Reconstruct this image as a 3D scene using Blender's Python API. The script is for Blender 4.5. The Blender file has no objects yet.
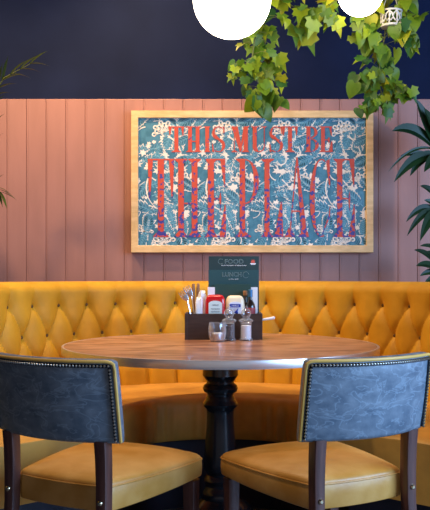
import bpy, bmesh, math, random
from mathutils import Vector, Matrix
R = random.Random(7)
PI = math.pi
C = bpy.context.scene.collection
F = 800.0; HZ = 275.0; CH = 1.02

def at(px, py, Y):
    return Vector(((px-215.0)/F*Y, Y, CH-(py-HZ)/F*Y))

# ------------------------------------------------------------------ materials
def mat(name, col, rough=.5, metal=0, col2=None, scale=8, detail=4, stretch=(1,1,1), ramp=(.35,.65),
        bump=0, bscale=None, sheen=0, coat=0, spec=None, trans=0, ior=1.45, emit=None, estr=0, transl=0, rrange=None):
    m = bpy.data.materials.new(name); m.use_nodes = True
    nt = m.node_tree; N = nt.nodes; L = nt.links
    b = N['Principled BSDF']; out = N['Material Output']
    b.inputs['Base Color'].default_value = (*col, 1)
    b.inputs['Roughness'].default_value = rough; b.inputs['Metallic'].default_value = metal
    if spec is not None: b.inputs['Specular IOR Level'].default_value = spec
    if sheen: b.inputs['Sheen Weight'].default_value = sheen; b.inputs['Sheen Roughness'].default_value = .4; b.inputs['Sheen Tint'].default_value = (min(1,col[0]*1.6+.1), min(1,col[1]*1.6+.1), min(1,col[2]*1.6+.1), 1)
    if coat: b.inputs['Coat Weight'].default_value = coat; b.inputs['Coat Roughness'].default_value = .15
    if trans: b.inputs['Transmission Weight'].default_value = trans; b.inputs['IOR'].default_value = ior
    if emit: b.inputs['Emission Color'].default_value = (*emit, 1); b.inputs['Emission Strength'].default_value = estr
    tc = N.new('ShaderNodeTexCoord'); mp = N.new('ShaderNodeMapping'); mp.inputs['Scale'].default_value = stretch
    L.new(tc.outputs['Object'], mp.inputs['Vector'])
    if col2:
        n = N.new('ShaderNodeTexNoise'); n.inputs['Scale'].default_value = scale; n.inputs['Detail'].default_value = detail
        L.new(mp.outputs[0], n.inputs['Vector'])
        r = N.new('ShaderNodeValToRGB'); r.color_ramp.elements[0].position = ramp[0]; r.color_ramp.elements[1].position = ramp[1]
        r.color_ramp.elements[0].color = (*col, 1); r.color_ramp.elements[1].color = (*col2, 1)
        L.new(n.outputs['Fac'], r.inputs[0]); L.new(r.outputs[0], b.inputs['Base Color'])
        if rrange:
            mr = N.new('ShaderNodeMapRange'); mr.inputs[3].default_value = rrange[0]; mr.inputs[4].default_value = rrange[1]
            L.new(n.outputs['Fac'], mr.inputs[0]); L.new(mr.outputs[0], b.inputs['Roughness'])
    if bump:
        n2 = N.new('ShaderNodeTexNoise'); n2.inputs['Scale'].default_value = bscale or scale*4; n2.inputs['Detail'].default_value = 3
        L.new(mp.outputs[0], n2.inputs['Vector'])
        bp = N.new('ShaderNodeBump'); bp.inputs['Strength'].default_value = bump; bp.inputs['Distance'].default_value = .004
        L.new(n2.outputs['Fac'], bp.inputs['Height']); L.new(bp.outputs[0], b.inputs['Normal'])
    if transl:
        t = N.new('ShaderNodeBsdfTranslucent'); t.inputs[0].default_value = (*col, 1)
        mx = N.new('ShaderNodeMixShader'); mx.inputs[0].default_value = transl
        L.new(b.outputs[0], mx.inputs[1]); L.new(t.outputs[0], mx.inputs[2]); L.new(mx.outputs[0], out.inputs[0])
    return m

def leaf_mat(name, cols, transl=.35, rough=.4):
    m = bpy.data.materials.new(name); m.use_nodes = True
    nt = m.node_tree; N = nt.nodes; L = nt.links; b = N['Principled BSDF']
    g = N.new('ShaderNodeNewGeometry'); r = N.new('ShaderNodeValToRGB')
    els = r.color_ramp.elements
    for i, c in enumerate(cols):
        p = i/(len(cols)-1)
        e = els[0] if i == 0 else (els[len(els)-1] if i == len(cols)-1 else els.new(p))
        e.position = p; e.color = (*c, 1)
    L.new(g.outputs['Random Per Island'], r.inputs[0])
    L.new(r.outputs[0], b.inputs['Base Color']); b.inputs['Roughness'].default_value = rough; b.inputs['Specular IOR Level'].default_value = .25
    t = N.new('ShaderNodeBsdfTranslucent'); L.new(r.outputs[0], t.inputs[0])
    mx = N.new('ShaderNodeMixShader'); mx.inputs[0].default_value = transl
    L.new(b.outputs[0], mx.inputs[1]); L.new(t.outputs[0], mx.inputs[2]); L.new(mx.outputs[0], N['Material Output'].inputs[0])
    return m

M = {}
M['navy'] = mat('navy wall paint', (.0055,.010,.032), .85, col2=(.008,.014,.044), scale=3, spec=.12)
M['pink'] = mat('pink painted boards', (.315,.150,.120), .5, col2=(.35,.168,.136), scale=5, stretch=(3,3,.6), bump=.06, bscale=30)
M['ceil'] = mat('dark ceiling paint', (.02,.022,.035), .9, col2=(.025,.027,.04), spec=.1)
M['floor'] = mat('grey floor', (.10,.10,.11), .45, col2=(.15,.15,.16), scale=5)
M['velvet'] = mat('ochre velvet', (.50,.245,.009), .6, col2=(.60,.305,.016), scale=9, detail=6, sheen=.15, bump=.12, bscale=60, spec=.3)
M['velvet_seat'] = mat('worn ochre velvet seat', (.48,.24,.045), .55, col2=(.66,.34,.06), scale=7, detail=6, sheen=.3, bump=.15, bscale=40, spec=.35)
M['button'] = mat('ochre button', (.13,.06,.010), .7)
M['plinth'] = mat('dark blue plinth', (.012,.013,.03), .5, col2=(.02,.02,.04))
M['slate'] = mat('blue grey leather', (.10,.135,.175), .42, col2=(.21,.25,.29), scale=26, detail=12, stretch=(1,1,1.2), ramp=(.35,.75), bump=.25, bscale=45, rrange=(.35,.55))
def veins(m):
    nt = m.node_tree; N = nt.nodes; L = nt.links; b = N['Principled BSDF']
    tc = N.new('ShaderNodeTexCoord'); mp = N.new('ShaderNodeMapping'); mp.inputs['Rotation'].default_value = (0,.5,0); mp.inputs['Scale'].default_value = (1,1,1.9)
    L.new(tc.outputs['Object'], mp.inputs[0])
    n = N.new('ShaderNodeTexNoise'); n.inputs['Scale'].default_value = 16; n.inputs['Detail'].default_value = 4; n.inputs['Distortion'].default_value = 1.2
    L.new(mp.outputs[0], n.inputs['Vector'])
    a = N.new('ShaderNodeMath'); a.operation = 'SUBTRACT'; a.inputs[1].default_value = .5; L.new(n.outputs['Fac'], a.inputs[0])
    c = N.new('ShaderNodeMath'); c.operation = 'ABSOLUTE'; L.new(a.outputs[0], c.inputs[0])
    mr = N.new('ShaderNodeMapRange'); mr.inputs[1].default_value = 0; mr.inputs[2].default_value = .035; mr.inputs[3].default_value = .55; mr.inputs[4].default_value = 0; L.new(c.outputs[0], mr.inputs[0])
    old = b.inputs['Base Color'].links[0].from_socket
    mx = N.new('ShaderNodeMixRGB'); mx.inputs[2].default_value = (.30,.37,.43,1); L.new(mr.outputs[0], mx.inputs[0]); L.new(old, mx.inputs[1]); L.new(mx.outputs[0], b.inputs['Base Color'])
veins(M['slate'])
M['tan'] = mat('tan leather', (.54,.245,.040), .34, col2=(.70,.37,.10), scale=9, detail=7, ramp=(.35,.68), bump=.2, bscale=40, rrange=(.3,.5))
M['piping'] = mat('gold leather piping', (.70,.40,.085), .4, col2=(.78,.46,.11))
M['stud'] = mat('antique brass stud', (.5,.47,.42), .28, metal=1)
M['bolt'] = mat('brass bolt', (.8,.66,.42), .25, metal=1)
M['darkwood'] = mat('dark stained wood', (.070,.026,.020), .38, col2=(.125,.048,.034), scale=14, stretch=(6,6,.6), coat=.25)
M['black'] = mat('black gloss paint', (.006,.007,.009), .22, coat=.3, col2=(.008,.009,.012))
M['edge'] = mat('brushed metal edge', (.78,.72,.68), .33, metal=.9, col2=(.84,.79,.76), scale=20, stretch=(1,1,12))
M['oak'] = mat('pale oak frame', (.62,.40,.17), .36, col2=(.76,.52,.25), scale=9, stretch=(1.5,6,6), coat=.1)
M['brownbox'] = mat('dark brown stained box', (.035,.018,.014), .45, col2=(.055,.03,.022), scale=10, stretch=(1,1,8))
M['card'] = mat('dark green card', (.018,.042,.044), .4, col2=(.022,.05,.052))
M['card2'] = mat('teal green card', (.018,.066,.074), .4, col2=(.022,.076,.084))
M['card3'] = mat('bottle green card', (.020,.060,.050), .4, col2=(.024,.070,.060))
M['white'] = mat('white paper', (.82,.83,.86), .6, col2=(.86,.87,.9))
M['grey_ink'] = mat('grey green ink', (.24,.34,.34), .5)
M['white_ink'] = mat('white ink', (.85,.85,.85), .5)
M['red_ink'] = mat('red ink', (.65,.10,.06), .5)
M['dark_ink'] = mat('dark label ink', (.06,.07,.12), .5)
M['ketchup'] = mat('red ketchup bottle plastic', (.50,.008,.012), .18, coat=.4, col2=(.55,.01,.015))
M['cream'] = mat('cream bottle plastic', (.85,.72,.50), .3, coat=.3, col2=(.88,.76,.55))
M['label'] = mat('pale label paper', (.66,.78,.76), .5, col2=(.7,.82,.8))
M['labelw'] = mat('white label paper', (.80,.80,.88), .5)
M['blue_ink'] = mat('royal blue label ink', (.02,.05,.38), .4)
M['darkglass'] = mat('dark sauce glass', (.018,.010,.008), .08, coat=.6)
M['bluecap'] = mat('blue foil cap', (.05,.17,.33), .3, metal=.5)
M['redlabel'] = mat('dark red sauce label', (.30,.03,.04), .5, col2=(.4,.06,.06), scale=40)
M['glass'] = mat('clear glass', (.95,.97,1), .03, trans=1, ior=1.45)
def thin_glass():
    m = bpy.data.materials.new('clear table glass'); m.use_nodes = True; nt = m.node_tree; N = nt.nodes; L = nt.links
    N.remove(N['Principled BSDF'])
    t = N.new('ShaderNodeBsdfTransparent'); t.inputs[0].default_value = (.93,.95,.98,1)
    g = N.new('ShaderNodeBsdfGlossy'); g.inputs['Roughness'].default_value = .03
    d = N.new('ShaderNodeBsdfDiffuse'); d.inputs[0].default_value = (.8,.85,.92,1)
    m1 = N.new('ShaderNodeMixShader'); m1.inputs[0].default_value = .35; L.new(g.outputs[0], m1.inputs[1]); L.new(d.outputs[0], m1.inputs[2])
    lw = N.new('ShaderNodeLayerWeight'); lw.inputs[0].default_value = .35
    mr = N.new('ShaderNodeMapRange'); mr.inputs[3].default_value = .05; mr.inputs[4].default_value = .95; L.new(lw.outputs['Facing'], mr.inputs[0])
    m2 = N.new('ShaderNodeMixShader'); L.new(mr.outputs[0], m2.inputs[0]); L.new(t.outputs[0], m2.inputs[1]); L.new(m1.outputs[0], m2.inputs[2])
    L.new(m2.outputs[0], N['Material Output'].inputs[0]); return m
M['glass'] = thin_glass()
M['pepper'] = mat('black peppercorns', (.015,.012,.012), .7, col2=(.12,.09,.08), scale=180, ramp=(.5,.6))
M['salt'] = mat('white salt', (.88,.88,.90), .8, col2=(.95,.95,.96), scale=100)
M['wax'] = mat('white candle wax', (.86,.85,.84), .5)
M['foil'] = mat('tea light foil cup', (.75,.75,.78), .3, metal=.9)
M['steel'] = mat('polished steel', (.72,.75,.82), .22, metal=1)
M['handlewood'] = mat('brown wooden handle', (.24,.11,.05), .5, col2=(.34,.17,.08), scale=30)
M['napkin'] = mat('white napkin paper', (.84,.85,.90), .8, col2=(.9,.9,.94), bump=.3, bscale=60)
M['globe'] = mat('opal globe glass', (1,.95,.88), .25, emit=(1,.84,.62), estr=15.0)
M['blackmetal'] = mat('black metal fitting', (.02,.02,.02), .4, metal=.6)
M['whitemetal'] = mat('white painted metal', (.50,.45,.38), .4)
M['pot'] = mat('charcoal plant pot', (.05,.05,.055), .6, col2=(.08,.08,.085))
M['soil'] = mat('potting soil', (.03,.02,.012), .95, col2=(.06,.04,.025), scale=60)
M['bark'] = mat('pale brown cane', (.22,.15,.08), .8, col2=(.3,.21,.12), scale=20, stretch=(1,1,5))
M['stemgreen'] = mat('green brown vine', (.09,.11,.02), .7)
M['ivy'] = leaf_mat('ivy leaf', [(.020,.075,.012),(.13,.22,.010),(.035,.12,.02),(.28,.34,.012),(.06,.15,.012),(.38,.38,.015),(.02,.085,.025),(.18,.26,.012),(.03,.10,.02)], .4)
M['dracaena'] = leaf_mat('dracaena leaf', [(.006,.020,.007),(.010,.035,.010),(.008,.028,.012)], .12, .38)
M['palm'] = leaf_mat('palm leaflet', [(.03,.05,.008),(.05,.08,.012),(.025,.05,.01)], .25, .4)
M['print_dark'] = mat('deep teal print ground', (.030,.145,.215), .5, col2=(.055,.205,.29), scale=26, detail=5, ramp=(.4,.6))
M['print_mid'] = mat('mid blue print leaf', (.07,.26,.36), .5, col2=(.045,.20,.29), scale=40)
M['print_pale'] = mat('pale blue print vein', (.15,.38,.48), .5)
M['print_cream'] = mat('cream print', (.74,.66,.54), .5, col2=(.80,.73,.62), scale=20)
M['print_red'] = mat('vermilion lettering', (.72,.085,.035), .5, col2=(.66,.12,.06), scale=30)
def letter_mat():
    m = mat('vermilion print ink with violet flecks', (.74,.095,.035), .5)
    nt = m.node_tree; N = nt.nodes; L = nt.links; b = N['Principled BSDF']
    tc = N.new('ShaderNodeTexCoord'); n = N.new('ShaderNodeTexNoise'); n.inputs['Scale'].default_value = 48; n.inputs['Detail'].default_value = 3
    sep = N.new('ShaderNodeSeparateXYZ'); L.new(tc.outputs['Object'], sep.inputs[0])
    L.new(tc.outputs['Object'], n.inputs['Vector'])
    mr = N.new('ShaderNodeMapRange'); mr.inputs[1].default_value = 1.22; mr.inputs[2].default_value = 1.66; mr.inputs[3].default_value = .12; mr.inputs[4].default_value = -.03
    L.new(sep.outputs['Z'], mr.inputs[0])
    ad = N.new('ShaderNodeMath'); L.new(n.outputs['Fac'], ad.inputs[0]); L.new(mr.outputs[0], ad.inputs[1])
    r = N.new('ShaderNodeValToRGB'); e = r.color_ramp.elements
    e[0].position = .60; e[0].color = (.50,.058,.025,1); e[1].position = .63; e[1].color = (.04,.04,.24,1)
    L.new(ad.outputs[0], r.inputs[0]); L.new(r.outputs[0], b.inputs['Base Color'])
    return m
M['letters'] = letter_mat()
def wood_top():
    m = mat('walnut brown tabletop', (.3,.13,.06), .30, coat=.2)
    nt = m.node_tree; N = nt.nodes; L = nt.links; b = N['Principled BSDF']
    tc = N.new('ShaderNodeTexCoord'); mp = N.new('ShaderNodeMapping'); mp.inputs['Scale'].default_value = (1.6,8,1); mp.inputs['Rotation'].default_value = (0,0,.25)
    L.new(tc.outputs['Object'], mp.inputs[0])
    n = N.new('ShaderNodeTexNoise'); n.inputs['Scale'].default_value = 4; n.inputs['Detail'].default_value = 8; n.inputs['Distortion'].default_value = .6
    L.new(mp.outputs[0], n.inputs['Vector'])
    r = N.new('ShaderNodeValToRGB'); e = r.color_ramp.elements
    e[0].position = .40; e[0].color = (.24,.095,.048,1); e[1].position = .62; e[1].color = (.56,.29,.175,1)
    L.new(n.outputs['Fac'], r.inputs[0]); L.new(r.outputs[0], b.inputs['Base Color'])
    return m
M['top'] = wood_top()

# ------------------------------------------------------------------ helpers
def link(name, bm, m, parent=None, smooth=True, recalc=True):
    if recalc: bmesh.ops.recalc_face_normals(bm, faces=bm.faces)
    me = bpy.data.meshes.new(name); bm.to_mesh(me); bm.free()
    for x in (m if isinstance(m, (list, tuple)) else [m]): me.materials.append(M[x])
    if smooth:
        for p in me.polygons: p.use_smooth = True
        me.set_sharp_from_angle(angle=math.radians(38))
    o = bpy.data.objects.new(name, me); C.objects.link(o)
    if parent: o.parent = parent
    return o
def tag(o, label=None, cat=None, group=None, kind=None):
    if label: o['label'] = label
    if cat: o['category'] = cat
    if group: o['group'] = group
    if kind: o['kind'] = kind
    return o
def thing(name, label, cat, loc=(0,0,0), rz=0, group=None):
    o = bpy.data.objects.new(name, None); C.objects.link(o); o.location = loc; o.rotation_euler = (0,0,rz); o.empty_display_size = .05
    return tag(o, label, cat, group)
def box(bm, x0,x1,y0,y1,z0,z1, bev=0, mi=0):
    vs = [bm.verts.new(v) for v in ((x0,y0,z0),(x1,y0,z0),(x1,y1,z0),(x0,y1,z0),(x0,y0,z1),(x1,y0,z1),(x1,y1,z1),(x0,y1,z1))]
    fs = [bm.faces.new([vs[i] for i in f]) for f in ((0,3,2,1),(4,5,6,7),(0,1,5,4),(1,2,6,5),(2,3,7,6),(3,0,4,7))]
    for f in fs: f.material_index = mi
    if bev:
        es = list({e for f in fs for e in f.edges})
        bmesh.ops.bevel(bm, geom=es, offset=bev, segments=2, affect='EDGES', profile=.6)
def lathe(bm, prof, n=40, cx=0, cy=0, mi=0):
    rings = []
    for r, z in prof:
        if r < 1e-5: rings.append([bm.verts.new((cx,cy,z))])
        else: rings.append([bm.verts.new((cx+r*math.cos(2*PI*i/n), cy+r*math.sin(2*PI*i/n), z)) for i in range(n)])
    for a, b in zip(rings, rings[1:]):
        if len(a) == 1 and len(b) == 1: continue
        for i in range(n):
            j = (i+1) % n
            if len(a) == 1: f = bm.faces.new((a[0], b[i], b[j]))
            elif len(b) == 1: f = bm.faces.new((a[i], a[j], b[0]))
            else: f = bm.faces.new((a[i], a[j], b[j], b[i]))
            f.material_index = mi
def tube(bm, pts, rad, n=8, caps=True, mi=0, flat=1.0):
    pts = [Vector(p) for p in pts]; rings = []
    up = Vector((0,0,1))
    for k, p in enumerate(pts):
        d = (pts[min(k+1,len(pts)-1)]-pts[max(k-1,0)]).normalized()
        if abs(d.dot(up)) > .97: s = d.cross(Vector((0,1,0))).normalized()
        else: s = d.cross(up).normalized()
        t = s.cross(d).normalized(); r = rad[k] if isinstance(rad, (list,tuple)) else rad
        rings.append([bm.verts.new(p + s*r*math.cos(2*PI*i/n) + t*r*flat*math.sin(2*PI*i/n)) for i in range(n)])
    for a, b in zip(rings, rings[1:]):
        for i in range(n):
            j = (i+1) % n; f = bm.faces.new((a[i],a[j],b[j],b[i])); f.material_index = mi
    if caps:
        bm.faces.new(rings[0][::-1]).material_index = mi; bm.faces.new(rings[-1]).material_index = mi
def loft(bm, loops, cap0=True, cap1=True, mi=0):
    rs = [[bm.verts.new(p) for p in l] for l in loops]; n = len(rs[0])
    for a, b in zip(rs, rs[1:]):
        for i in range(n):
            j = (i+1) % n; bm.faces.new((a[i],a[j],b[j],b[i])).material_index = mi
    if cap0: bm.faces.new(rs[0][::-1]).material_index = mi
    if cap1: bm.faces.new(rs[-1]).material_index = mi
def rrect(w, d, r, n=5):
    out = []
    for cx, cy, a0 in ((w-r,d-r,0),(-w+r,d-r,PI/2),(-w+r,-d+r,PI),(w-r,-d+r,1.5*PI)):
        for i in range(n+1):
            a = a0+PI/2*i/n; out.append((cx+r*math.cos(a), cy+r*math.sin(a)))
    return out
def text_mesh(name, s, size, loc, m, parent, outline=0, width=None, rotx=PI/2, align='CENTER', ext=.0003, spacing=1.0):
    cu = bpy.data.curves.new(name, 'FONT'); cu.body = s; cu.size = size; cu.align_x = align; cu.align_y = 'BOTTOM_BASELINE'; cu.space_character = spacing
    cu.resolution_u = 4
    if outline: cu.fill_mode = 'NONE'; cu.bevel_depth = outline; cu.bevel_resolution = 0
    else: cu.extrude = ext
    o = bpy.data.objects.new(name+'_tmp', cu); C.objects.link(o)
    bpy.context.view_layer.update()
    dg = bpy.context.evaluated_depsgraph_get()
    me = bpy.data.meshes.new_from_object(o.evaluated_get(dg))
    xs = [v.co.x for v in me.vertices]; sx = 1
    if width: sx = width/(max(xs)-min(xs))
    mtx = Matrix.Translation(loc) @ Matrix.Rotation(rotx, 4, 'X') @ Matrix.Diagonal((sx,1,1,1))
    me.transform(mtx); me.materials.clear(); me.materials.append(M[m])
    bpy.data.objects.remove(o); me.name = name
    n = bpy.data.objects.new(name, me); C.objects.link(n)
    if parent: n.parent = parent
    return n

# ------------------------------------------------------------------ setting
WY = 4.25
bm = bmesh.new(); box(bm, -3.2,3.2,-1.6,WY+.12,-.05,0); tag(link('floor', bm, 'floor', smooth=False), kind='structure')
bm = bmesh.new(); box(bm, -3.2,3.2,WY+.014,WY+.12,0,3.0); tag(link('wall_back', bm, 'navy', smooth=False), kind='structure')
bm = bmesh.new(); box(bm, -3.2,3.2,-1.6,WY+.12,3.0,3.08); tag(link('ceiling', bm, 'ceil', smooth=False), kind='structure')
bm = bmesh.new(); box(bm, -3.3,-3.2,-1.6,WY+.12,0,3.0); tag(link('wall_left', bm, 'navy', smooth=False), kind='structure')
# vertical boarding with V grooves, one continuous panel, top at 1.955
bm = bmesh.new()
PZ = 1.955; pitch = 19.55/F*WY; x0g = (7.0-215)/F*WY - 16*pitch
prof = []
k = 0
while True:
    gx = x0g + k*pitch
    if gx > 3.15: break
    g = .0024
    prof += [(gx-g, WY), (gx-g*.7, WY+.004), (gx+g*.7, WY+.004), (gx+g, WY), (gx+.009, WY), (gx+.0096, WY+.0012), (gx+.0108, WY+.0012), (gx+.0114, WY)]
    k += 1
prof = [(-3.19, WY)] + [p for p in prof if p[0] > -3.18] + [(3.19, WY)]
lo = [bm.verts.new((x,y,0)) for x,y in prof]; mid = [bm.verts.new((x,y,PZ-.003)) for x,y in prof]
hi = [bm.verts.new((x,min(y+.002,WY+.008),PZ)) for x,y in prof]; bk = [bm.verts.new((x,WY+.016,PZ)) for x,y in prof]
for i in range(len(prof)-1):
    for a, b in ((lo,mid),(mid,hi),(hi,bk)): bm.faces.new((a[i],a[i+1],b[i+1],b[i]))
tag(link('trim_1', bm, 'pink', smooth=False), 'pink painted vertical tongue and groove boarding', kind='structure')

# ------------------------------------------------------------------ banquette (C-shaped booth)
TC = Vector((.02, 3.0)); RB = 1.0; STEP = .1495; OFF = -.217; TH = 2.24
def pol(r, th, z): return Vector((TC.x+r*math.sin(th), TC.y+r*math.cos(th), z))
ban = thing('banquette', 'curved ochre yellow velvet banquette with deep buttoned backrest against the pink boards', 'banquette', (TC.x, TC.y, 0))
ban.location = (0,0,0)
Z0, Z1, Z2, ZT = .880, .745, .610, .965
def tuft(th, z):
    u = (th-OFF)/STEP; row = .135
    t = (Z0-z)/row
    sp = STEP
    def fr(x): return abs(x-round(x))
    if t <= 0:
        d = fr(u)*sp; fade = 1.0
        dcre = d; wid = .016
    elif t >= 2:
        dcre = fr(u)*sp; wid = .012
    else:
        cs = .135/math.hypot(.135, sp*.5)
        dcre = min(fr(u-.5*t), fr(u+.5*t))*sp*cs; wid = .017
    # button distances
    db = 9
    for r_ in (0,1,2):
        off = 0 if r_ != 1 else .5
        du = fr(u-off)*sp; dz = (z-(Z0-r_*row))
        db = min(db, math.hypot(du, dz))
    puff = .017*(1-math.exp(-dcre/wid*1.25))
    if t <= 0:   # pleats soften towards the roll
        k = min(1, max(0, -t/.62)); puff = puff*(1-k*.8)+.016*k*.8
    if t >= 2:
        k = min(1, (t-2)/.35); puff = puff*(1-k)+k*(.026*(1-math.exp(-dcre/.009)))
    puff += .020*(1-math.exp(-(db/.036)**1.3))*(1 if t > -1 else 1) - .004*math.exp(-(db/.012)**2)
    return puff
NT = 640
bm = bmesh.new(); rows = []
# (z, base radius offset inward, tuft factor, rake)
cols = []
zs = [.47+i*(.945-.47)/62 for i in range(63)]
def rake(z): return RB + .012 + (z-.745)*.10
th_list = [-TH + 2*TH*i/NT for i in range(NT+1)]
for th in th_list:
    col = []
    for z in zs:
        col.append(pol(rake(z)-tuft(th, z), th, z))
    zr = zs[-1]; pf = tuft(th, zr); r0 = rake(zr)-pf
    rr = .045
    for j in range(1, 9):
        a = PI*j/8*.95
        ex = (1-math.cos(a))/2
        wob = (pf-.025)*(1-j/9)
        col.append(pol(rake(zr)-.025 - wob + ex*.12, th, zr+rr*math.sin(a)*1.0))
    for z in (.9, .6, .31, .0): col.append(pol(RB+.125, th, z))
    cols.append([bm.verts.new(p) for p in col])
for a, b in zip(cols, cols[1:]):
    for i in range(len(a)-1): bm.faces.new((a[i],b[i],b[i+1],a[i+1]))
for c in (cols[0], cols[-1]):
    bm.faces.new(c)
link('tufted_backrest', bm, 'velvet', ban)
# buttons
bmn = bmesh.new(); lathe(bmn, [(.0,.004),(.005,.003),(.0075,.000),(.0075,-.003),(0,-.004)], 12)
bt0 = None
for r_ in range(3):
    for k in range(-14, 17):
        th = OFF + STEP*(k + (.5 if r_ == 1 else 0)); z = Z0 - .135*r_
        if abs(th) > TH-.05: continue
        p = pol(rake(z)-.004, th, z)
        if bt0 is None: o = bt0 = link('button', bmn, 'button', ban)
        else: o = bt0.copy(); C.objects.link(o); o.parent = ban
        o.location = p; o.rotation_euler = (PI/2, 0, -th)
# seat ring
bm = bmesh.new(); cols = []
RI = .475
for th in [-TH-.02+2*(TH+.02)*i/520 for i in range(521)]:
    w = 1.9*(.0032*math.sin(th*31+3*math.sin(th*5))+.0034*math.sin(th*57+1+4*math.sin(th*3.3)))*(.55+.45*math.sin(th*11+2))
    col = [pol(RI+.06, th, .305), pol(RI+.012+w*.4, th, .305), pol(RI+.002+w, th, .318), pol(RI+w*1.3, th, .36), pol(RI-.004+w*1.1, th, .41),
           pol(RI-.003+w*.7, th, .45), pol(RI+.004+w*.3, th, .471), pol(RI+.016+w*.15, th, .482), pol(RI+.035, th, .4875), pol(RI+.12, th, .4935),
           pol(RI+.25, th, .497), pol(RI+.42, th, .4945), pol(RB-.01, th, .488), pol(RB+.03, th, .47), pol(RB+.03, th, .305)]
    cols.append([bm.verts.new(p) for p in col])
for a, b in zip(cols, cols[1:]):
    for i in range(len(a)-1): bm.faces.new((a[i],b[i],b[i+1],a[i+1]))
    bm.faces.new((a[-1],b[-1],b[0],a[0]))
bm.faces.new(cols[0]); bm.faces.new(cols[-1])
link('seat_cushion', bm, 'velvet_seat', ban)
bm = bmesh.new(); cols = []
for th in [-TH+.03+2*(TH-.03)*i/160 for i in range(161)]:
    cols.append([bm.verts.new(p) for p in (pol(RI+.06,th,0),pol(RI+.06,th,.303),pol(RB+.02,th,.303),pol(RB+.02,th,0))])
for a, b in zip(cols, cols[1:]):
    for i in range(4): bm.faces.new((a[i],b[i],b[(i+1)%4],a[(i+1)%4]))
bm.faces.new(cols[0]); bm.faces.new(cols[-1])
link('plinth', bm, 'plinth', ban)

# ------------------------------------------------------------------ table
tab = thing('round_table', 'round walnut brown pedestal table with pale metal edge in the curve of the banquette', 'table', (.02,3.0,0))
bm = bmesh.new(); lathe(bm, [(0,.735),(.572,.735),(.577,.738),(.577,.7605),(0,.7605)], 128)
link('tabletop', bm, 'top', tab)
bm = bmesh.new(); lathe(bm, [(.5772,.733),(.5855,.7335),(.5862,.737),(.5862,.758),(.5850,.7610),(.5772,.7612),(.5772,.733)], 160)
e = link('edge_band', bm, 'edge', tab); e['label'] = 'pale brushed metal edge band'
bm = bmesh.new()
def zr(row): return CH-(row-HZ)*3.0/F
pr = [(0,.7345),(.066,.7345),(.066,zr(369)),(.067,zr(375)),(.060,zr(377.5)),(.050,zr(381)),(.052,zr(383)),(.062,zr(385)),(.066,zr(388)),(.062,zr(391)),(.050,zr(393)),(.048,zr(395)),
      (.054,zr(397.5)),(.055,zr(399)),(.060,zr(401)),(.0655,zr(403.5)),(.063,zr(406)),(.053,zr(408.5)),(.051,zr(411)),(.050,zr(414)),(.0505,zr(420)),(.0525,zr(428)),(.056,zr(440)),(.060,zr(452)),
      (.063,zr(462)),(.0625,zr(468)),(.052,zr(472)),(.050,zr(474)),(.058,zr(476)),(.064,zr(479)),(.058,zr(482)),(.056,zr(485)),(.062,zr(488)),(.072,zr(491)),(.075,zr(494)),(.072,zr(497)),
      (.085,zr(500)),(.105,zr(503)),(.118,zr(507)),(.125,zr(512)),(.120,zr(516)),(.17,.075),(.24,.04),(.262,.03),(.265,.0),(0,0)]
lathe(bm, pr, 56); link('turned_pedestal', bm, 'black', tab)
bm = bmesh.new(); box(bm, -.30,.30,-.03,.03,.722,.7335,.002); box(bm,-.03,.03,-.30,.30,.722,.7335,.002); link('support_bracket', bm, 'blackmetal', tab, smooth=False)

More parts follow.
